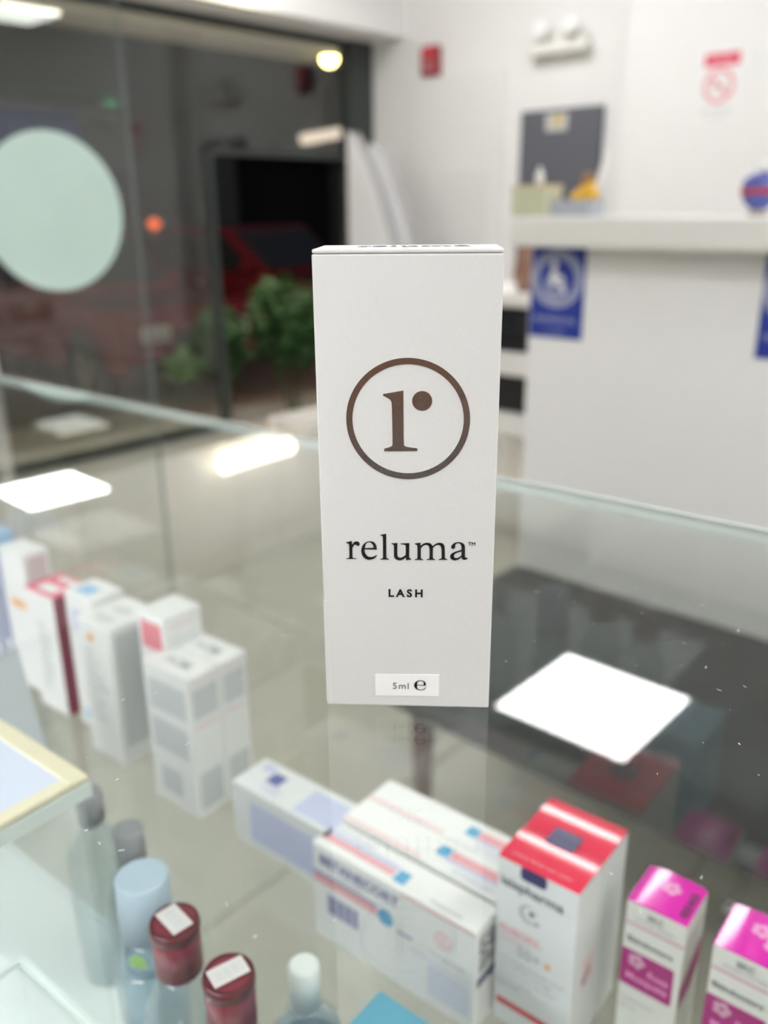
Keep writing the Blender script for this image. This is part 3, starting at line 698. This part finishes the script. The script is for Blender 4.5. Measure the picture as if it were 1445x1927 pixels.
o = tube('white_pen', [(-.957, YT + .006, ZD + .03), (-.937, YT + .012, ZD + .125)], [.0065, .005], WHITE); tag(o, 'white pen leaning up out of the grey blue tray', 'pen')
t = thing('blue_ornament', 'round blue and red ornament at the right end of the desk view', 'ornament', (-.618, YT, ZD))
lathe('foot', [(0, 0), (.018, 0), (.015, .01), (0, .01)], mat('tan_ceramic', (.45, .40, .33), .4), t, 24)
lathe('ball', [(.012, .01), (.026, .022), (.034, .042), (.030, .062), (.016, .074), (0, .077)], mat('blue_ceramic', (.10, .12, .42), .2, var=.8, scale=28), t, 32)
lathe('band', [(.0335, .037), (.0350, .042), (.0338, .047)], mat('red_ceramic', (.45, .04, .06), .3), t, 32); lathe('finial', [(.006, .076), (.009, .086), (.006, .095), (0, .097)], WHITE, t, 18)

# shelf cart with printers, behind the desk end
t = thing('shelf_cart', 'white shelf cart seen between the carton and the desk', 'shelf', (-1.90, 2.95, 0))
for z, zz in ((.40, .485), (.632, .717), (.885, .932)): box('shelf_board', (-.28, .30, -.22, .22, z, zz), WHITE, t, bev=.003)
for x in (-.28, .28):
    for y in (-.21, .2): box('upright', (x, x + .02, y, y + .02, 0, .90), WHITE, t)
t = thing('printer', 'black printer on the middle board of the white cart', 'printer', (-1.90, 2.95, .7172))
box('body', (-.2, .24, -.18, .17, 0, .158), BLACK, t, bev=.012); box('paper_tray', (-.13, .16, -.21, -.18, .02, .04), BLACK, t); box('screen', (-.05, .06, -.183, -.18, .09, .13), mat('dark_screen', (.02, .025, .03), .1), t)
t = thing('speaker', 'black box with a yellow knob on the lower board of the cart', 'speaker', (-1.90, 2.95, .4852))
box('body', (-.24, .24, -.19, .17, 0, .14), BLACK, t, bev=.01); lathe('knob', [(0, 0), (.03, 0), (.027, .015), (0, .016)], mat('yellow_plastic', (.55, .48, .02), .4), t, 24).matrix_local = Matrix.Translation((-.075, -.19, .085)) @ Matrix.Rotation(R(90), 4, 'X')
t = thing('wooden_vase', 'brown wooden vase standing on top of the white cart', 'vase', (-1.845, 2.86, .9322))
lathe('body', [(0, 0), (.05, 0), (.07, .06), (.055, .15), (.025, .22), (.035, .27), (.03, .27), (.02, .22), (0, .2)], mat('terracotta_wood', (.30, .16, .11), .5), t, 28)

# ------------------------------------------------------------------ on the far wall
t = thing('fire_alarm', 'red fire alarm strobe on the far white wall', 'alarm', (-3.545, YW, 1.95))
box('housing', (-.062, .062, -.05, 0, 0, .16), mat('alarm_red', (.28, .012, .025), .35), t, bev=.012); box('strobe', (-.03, .045, -.066, -.05, .02, .085), mat('strobe_lens', (.50, .16, .18), .15), t, bev=.006)
box('grille', (-.045, .045, -.053, -.05, .1, .145), REDP, t, bev=.002)
t = thing('emergency_light', 'white twin head emergency light on the far wall', 'light', (-2.68, YW, 1.975))
box('housing', (-.17, .17, -.075, 0, 0, .065), CREAMW, t, bev=.012)
for x in (-.085, .09):
    hd = lathe('lamp_head', [(0, 0), (.028, 0), (.048, .05), (.044, .058), (0, .058)], WHITE, t, 24); hd.matrix_local = Matrix.Translation((x, -.045, .098)) @ Matrix.Rotation(R(70), 4, 'X')
    ln = lathe('lens', [(0, .0582), (.042, .0582), (.036, .066), (0, .068)], mat('clear_lens', (.9, .9, .9), .1), hd, 24)
    tube('neck', [(x, -.04, .06), (x, -.045, .1)], .014, WHITE, t, 10)
box('middle_box', (-.028, .035, -.06, -.01, .065, .115), CREAMW, t, bev=.004)
t = thing('grey_door', 'dark grey panel door with a small paper crest, behind the desk', 'door', (-2.66, YW - .003, 0))
DG = mat('slate_grey_paint', (.115, .12, .145), .5, var=.05)
box('leaf', (-.245, .245, -.03, 0, .01, 1.718), DG, t, bev=.003)
nt_ = box('paper_crest', (-.085, .045, -.033, -.03, 1.61, 1.695), mat('grey_white_paper', (.58, .57, .55), .6), t)
lathe('gold_badge', [(0, 0), (.026, 0), (.026, .002), (0, .002)], mat('gold_print', (.62, .46, .12), .4), nt_, 24).matrix_local = Matrix.Translation((-.01, -.033, 1.662)) @ Matrix.Rotation(R(90), 4, 'X')
tube('handle', [(-.2, -.03, 1.0), (-.2, -.07, 1.0), (-.1, -.07, 1.0)], .008, SILVER, t, 8)
d2 = struct(box('door_1', (-3.74, -3.02, YW - .025, YW, .01, 1.95), mat('door_white', (.80, .795, .79), .5, var=.01), bev=.003), 'white flush door in the far white wall')
box('vision_panel', (-3.479, -3.114, YW - .029, YW - .025, 1.02, 1.43), mat('off_white_panel', (.76, .755, .75), .5, var=.01), d2, bev=.002)
kb = lathe('door_knob', [(0, 0), (.012, 0), (.012, .03), (.030, .04), (.033, .055), (.022, .07), (0, .073)], mat('dull_bronze', (.30, .26, .20), .35, metal=.8), d2, 24)
kb.matrix_local = Matrix.Translation((-3.664, YW - .025, 1.089)) @ Matrix.Rotation(R(90), 4, 'X')
t = thing('no_smoking_sign', 'white notice with a red bar and a red prohibition ring', 'sign', (-1.845, YW - .16, 1.60))
box('sheet', (-.035, .195, -.002, 0, -.02, .29), mat('notice_paper', (.84, .835, .83), .5, var=.005), t)
F_ = frame((0, -.0024, 0), (1, 0, 0), (0, 0, 1)); SR = mat('sign_red', (.70, .05, .12), .4); SP = mat('sign_pink', (.78, .35, .40), .4)
filled('red_bar', [[(0, .215), (.16, .215), (.16, .268), (0, .268)]], SR, t, .0001, F_)
text('lettering', 'PROHIBIDO', .026, PALEPINK, t, F_ @ Matrix.Translation((.08, .232, .0003)), align='CENTER', sx=.85)
filled('red_ring', [circle(.075, .135, .072, 48), circle(.075, .135, .054, 48)], SP, t, .0001, F_)
filled('red_slash', [[(.030, .168), (.042, .180), (.122, .102), (.110, .090)]], SP, t, .0001, F_ @ Matrix.Translation((0, 0, .0002)))
filled('cigarette', [[(.035, .128), (.105, .128), (.105, .142), (.035, .142)]], GREYP, t, .0001, F_)
text('lettering', 'NO FUMAR', .030, GREYP, t, F_ @ Matrix.Translation((.072, .022, 0)), align='CENTER', sx=.9)
text('lettering', 'en este local', .018, GREYP, t, F_ @ Matrix.Translation((.072, -.002, 0)), align='CENTER')

# white foam boards leaning in the corner
FOAM = mat('foam_board', (.80, .80, .82), .5, var=.01); FOAMG = mat('board_edge_grey', (.52, .52, .54), .5)
def foam(label, y, left, curve, gw):
    t = thing('foam_board', label, 'board', (0, y, .05), 0, 'white boards leaning in the corner')
    prism('sheet', [(left, 0), (left + .01, curve[0][1] + .015)] + curve, 'y', -.006, .006, FOAM, t)
    prism('edge', [(x - .002, z) for x, z in curve] + [(x + gw, z) for x, z in reversed(curve)], 'y', .000, .016, FOAMG, t)
foam('front white board with a curved grey edge, in the corner by the window', 3.90, -3.815, [(-3.775, 1.59), (-3.73, 1.53), (-3.66, 1.42), (-3.60, 1.30), (-3.54, 1.15), (-3.49, 1.01), (-3.44, .82), (-3.40, .60), (-3.36, .25), (-3.35, 0)], .05)
foam('second white curved board, standing behind the front one', 3.96, -3.70, [(-3.64, 1.52), (-3.60, 1.47), (-3.54, 1.36), (-3.48, 1.22), (-3.42, 1.08), (-3.37, .92), (-3.33, .75), (-3.29, .5), (-3.26, .2), (-3.25, 0)], .05)

# ------------------------------------------------------------------ outside
ASPH = mat('brown_asphalt', (.20, .15, .12), .75, var=.25, scale=2.5, bump=.5, bscale=30)
ZG = -.72
struct(box('ground', (-60, XW - .1, -30, 60, ZG - .1, ZG), ASPH), 'brown paved parking ground outside at night')
struct(box('trim_2', (XW - .9, XW - .09, -6, 12, ZG, -.14), mat('kerb_concrete', (.36, .34, .31), .8, var=.15, scale=4)), 'raised concrete kerb outside the shop window')
SOF = mat('canopy_plaster', (.42, .39, .34), .8, var=.04, scale=3)
struct(box('canopy_roof', (-5.46, XW - .09, -8, 14, 2.30, 2.5), SOF), 'beige canopy soffit over the outside of the window')
t = thing('canopy_bulb', 'round yellow canopy bulb at the top of the window', 'light', (-5.09, 5.04, 2.30))
lathe('rim', [(.09, 0), (.09, -.012), (.075, -.014), (.075, 0)], DARKM, t, 24); lathe('bulb', [(0, -.075), (.03, -.07), (.055, -.045), (.062, -.02), (.05, 0), (0, 0)], lamp('bulb_glow', (1, .78, .25), BULB_W), t, 24)
t = thing('canopy_light', 'bright white canopy light at the top left corner', 'light', (-5.27, 2.74, 2.30))
box('housing', (-.17, .17, -.17, .17, -.02, 0), WHITE, t); box('diffuser', (-.15, .15, -.15, .15, -.03, -.02), lamp('soffit_glow', (1, .98, .95), SOFFIT_W), t)

def car(label, paint, x, y, rz, group='cars parked outside'):
    t = thing('parked_car', label, 'car', (x, y, ZG), rz, group)      # nose towards +x, wheelbase 2.75, front axle at 0
    P_ = mat('paint_' + paint[0], paint[1], .25, var=.04, coat=.8)
    GLS = mat('dark_car_glass', (.02, .022, .025), .06); TY = mat('tyre_rubber', (.014, .014, .015), .8); RIM = mat('wheel_alloy', (.42, .41, .40), .35, metal=.8)
    body = [(-3.75, .42), (-3.78, .95), (-3.70, 1.05), (-.95, 1.08), (.55, 1.02), (.80, .88), (.86, .45), (.42, .38)]
    arch = lambda c: [(c + .44 * math.cos(R(180 - 180 * i / 8)), .36 + .44 * math.sin(R(180 - 180 * i / 8))) for i in range(9)]
    low = [(-3.75, .42)] + arch(-2.75) + arch(0) + [(.70, .36)]
    prism('body', low + [(.86, .45), (.82, .86), (.55, 1.02), (-.75, 1.10), (-3.70, 1.07), (-3.80, .95)], 'y', -.88, .88, P_, t, bev=.03)
    cab = [(-3.55, 1.06), (-3.35, 1.62), (-2.9, 1.74), (-1.55, 1.72), (-.62, 1.10)]
    prism('cabin', cab, 'y', -.78, .78, P_, t, bev=.04)
    for s in (-1, 1):
        ya, yb = (.785 * s, .80 * s) if s > 0 else (.80 * s, .785 * s)
        prism('side_window', [(-3.30, 1.14), (-3.18, 1.58), (-2.25, 1.64), (-2.25, 1.14)], 'y', ya, yb, GLS, t)
        prism('side_window', [(-2.17, 1.14), (-2.17, 1.64), (-1.62, 1.64), (-.92, 1.14)], 'y', ya, yb, GLS, t)
        for c in (-2.75, 0):
            wh = lathe('wheel', [(.22, -.11), (.34, -.11), (.37, -.08), (.37, .08), (.34, .11), (.22, .11)], TY, t, 28)
            wh.matrix_local = Matrix.Translation((c, .80 * s, .37)) @ Matrix.Rotation(R(90), 4, 'X')
            lathe('rim', [(0, .07), (.08, .085), (.20, .06), (.235, .09), (.235, -.09), (.20, -.06), (.08, -.085), (0, -.07)], RIM, wh, 20)
        box('headlight', (.79, .865, .50*s - .16, .50*s + .16, .70, .86), mat('headlamp_glass', (.75, .75, .72), .1), t, bev=.02)
        box('mirror', (-1.02, -.86, .92*s - .06, .92*s + .06, 1.12, 1.26), P_, t, bev=.03)
        for x_ in (-2.05, -.98): box('door_handle', (x_ - .1, x_ + .02, .885*s - .012, .885*s + .012, .93, .96), SILVER, t)
    prism('windscreen', [(-1.44, 1.655), (-.70, 1.165), (-.685, 1.175), (-1.425, 1.668)], 'y', -.68, .68, GLS, t)
    box('grille', (.83, .875, -.30, .30, .52, .78), BLACK, t, bev=.01); box('bumper', (.78, .92, -.86, .86, .38, .52), BLACK, t, bev=.03)
    return t
car('dark red car parked nose to the window', ('dark_red', (.17, .014, .018)), -8.42, 5.35 + .15, R(-1))
car('red car half hidden behind the leafy shrub', ('red', (.12, .010, .014)), -8.9, 8.9, R(-1))
car('pale mauve car at the left picture edge', ('mauve', (.30, .21, .21)), -12.2, 3.3, R(2))

def shrub(name, label, x, y, z0, h, r, n, seed, stem_h, hue=0):
    rnd = random.Random(seed)
    t = thing(name, label, 'shrub', (x, y, z0))
    bm = bmesh.new()
    for k in range(5 if n > 300 else 2):
        a = rnd.random() * 6.28; tube_bm(bm, [(0.03*math.cos(a), .03*math.sin(a), 0), (r*.35*math.cos(a), r*.35*math.sin(a), stem_h), (r*.6*math.cos(a), r*.6*math.sin(a), h*.85)], [.012, .009, .004], 6)
    finish('stem', bm, mat('green_stem', (.06, .085, .03), .6), t)
    bm = bmesh.new()
    for i in range(n):
        d = Vector((rnd.gauss(0, 1), rnd.gauss(0, 1), rnd.gauss(0, 1))).normalized() * rnd.random()**.4
        c = Vector((d.x * r, d.y * r, stem_h + (h - stem_h) * (.5 + .5 * d.z)))
        u = Vector((rnd.gauss(0, 1), rnd.gauss(0, 1), rnd.gauss(0, .5))).normalized(); v = u.orthogonal().normalized(); v = (Matrix.Rotation(rnd.random()*6.28, 3, u) @ v)
        l = rnd.uniform(.05, .085); wd = l * .34; nn = u.cross(v) * l * .12
        p = [c - u*l, c - v*wd + nn, c + u*l, c + v*wd + nn]
        q = [bm.verts.new(x_) for x_ in p]; bm.faces.new((q[0], q[1], q[2])); bm.faces.new((q[0], q[2], q[3]))
    f = finish('foliage', bm, mat('leaf_green_%d' % hue, ((.035, .10, .028), (.09, .22, .035))[hue], .5, var=.4, scale=4), t); f['kind'] = 'stuff'
shrub('leafy_shrub', 'leafy dark green shrub outside the window beside the carton', -4.62, 4.12, -.14, .95, .30, 620, 3, .30)
shrub('leafy_shrub', 'thinner leafy shrub left of the tall one outside the window', -4.75, 3.60, -.14, .80, .18, 320, 9, .28)
shrub('small_plant', 'small bright green plant outside the window, alone on its stalk', -4.72, 3.27, -.14, .50, .085, 110, 5, .33, 1)

# unseen lamps added for fill: one brightens the parked cars, one the canopy soffit
t = thing('parking_lamp', 'unseen tall lamp added left of the shop window to brighten the cars', 'added lamp', (-8.2, -1.8, ZG))
tube('pole', [(0, 0, 0), (0, 0, 5.2)], [.07, .045], DARKM, t, 12); lathe('globe', [(0, 5.15), (.22, 5.25), (.26, 5.45), (.16, 5.65), (0, 5.7)], lamp('sodium_glow', (1, .80, .62), 260.0), t, 20)
t = thing('soffit_fill', 'hidden strip light added above the window to brighten the canopy soffit', 'light', (XW - .13, 3.0, 2.245))
box('diffuser', (-.02, .012, -5, 6.5, -.012, .012), lamp('soffit_fill_glow', (1, .93, .82), 300.0), t)
box('channel', (-.06, .03, -5, 6.5, -.020, -.013), DARKM, t)  # opaque shield added so the strip lights only the soffit
# dark building across the lot
BX = -17.5
BW = mat('dark_grey_render', (.06, .068, .082), .8, var=.15, scale=1.2)
t = thing('dark_building', 'dark grey building across the parking ground with a black opening', 'building', (BX, 0, ZG))
box('wall', (-1, 0, -16, 14.1, 0, 7), BW, t); box('wall', (-1, 0, 14.1, 44, 3.2, 7), BW, t); box('wall', (-1, 0, 18.2, 44, 0, 3.2), BW, t)
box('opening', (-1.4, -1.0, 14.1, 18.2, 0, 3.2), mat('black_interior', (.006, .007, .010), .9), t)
box('fascia', (0, .12, 2.5, 11.0, 3.72, 3.95), mat('grey_fascia', (.16, .17, .18), .6), t)
a_ = box('awning', (0, .9, 3, 11.0, 0, .2), mat('green_awning', (.015, .075, .05), .6)); a_.location = (BX - .01, 0, ZG + 4.05); tag(a_, 'dark green awning on the building across the lot', 'awning')
o = box('shop_sign', (0, .10, 0, 3.4, 0, .65), mat('deep_blue_sign', (.012, .02, .075), .5, emit=((.02, .035, .12), .35))); o.location = (BX + .121, 6.6, 2.45); tag(o, 'dark blue shop sign on the building across the lot', 'sign')
o = box('poster', (0, .06, 0, .6, 0, 1.2), mat('purple_poster', (.03, .02, .06), .5)); o.location = (BX + .001, 10.6, .85); tag(o, 'dark purple poster on the building across the lot', 'poster')
t = thing('orange_lamp', 'small glowing orange lamp on the building across the lot', 'light', (BX + .22, 11.55, .95))
lathe('globe', [(0, -.13), (.09, -.09), (.15, 0), (.09, .09), (0, .13)], lamp('orange_glow', (1, .16, .05), 1.4), t, 20); box('bracket', (-.235, -.02, -.05, .05, -.08, .08), DARKM, t)
t = thing('green_lamp', 'dim green lamp under the awning across the lot', 'light', (BX + .5, 10.6, 3.32))
lathe('globe', [(0, -.1), (.12, -.06), (.14, 0), (0, .005)], lamp('green_glow', (.05, .8, .3), .35), t, 20)
t = thing('street_tube', 'peach white tube lamp in the dark opening across the lot', 'light', (BX + .15, 16.9, 3.0))
bm = bmesh.new(); tube_bm(bm, [(0, -.72, -.12), (0, .72, .12)], .13, 12); finish('diffuser', bm, lamp('peach_glow', (1, .80, .66), 1.1), t, smooth=True); box('hanger', (-.17, .02, -.02, .02, .1, .14), DARKM, t)
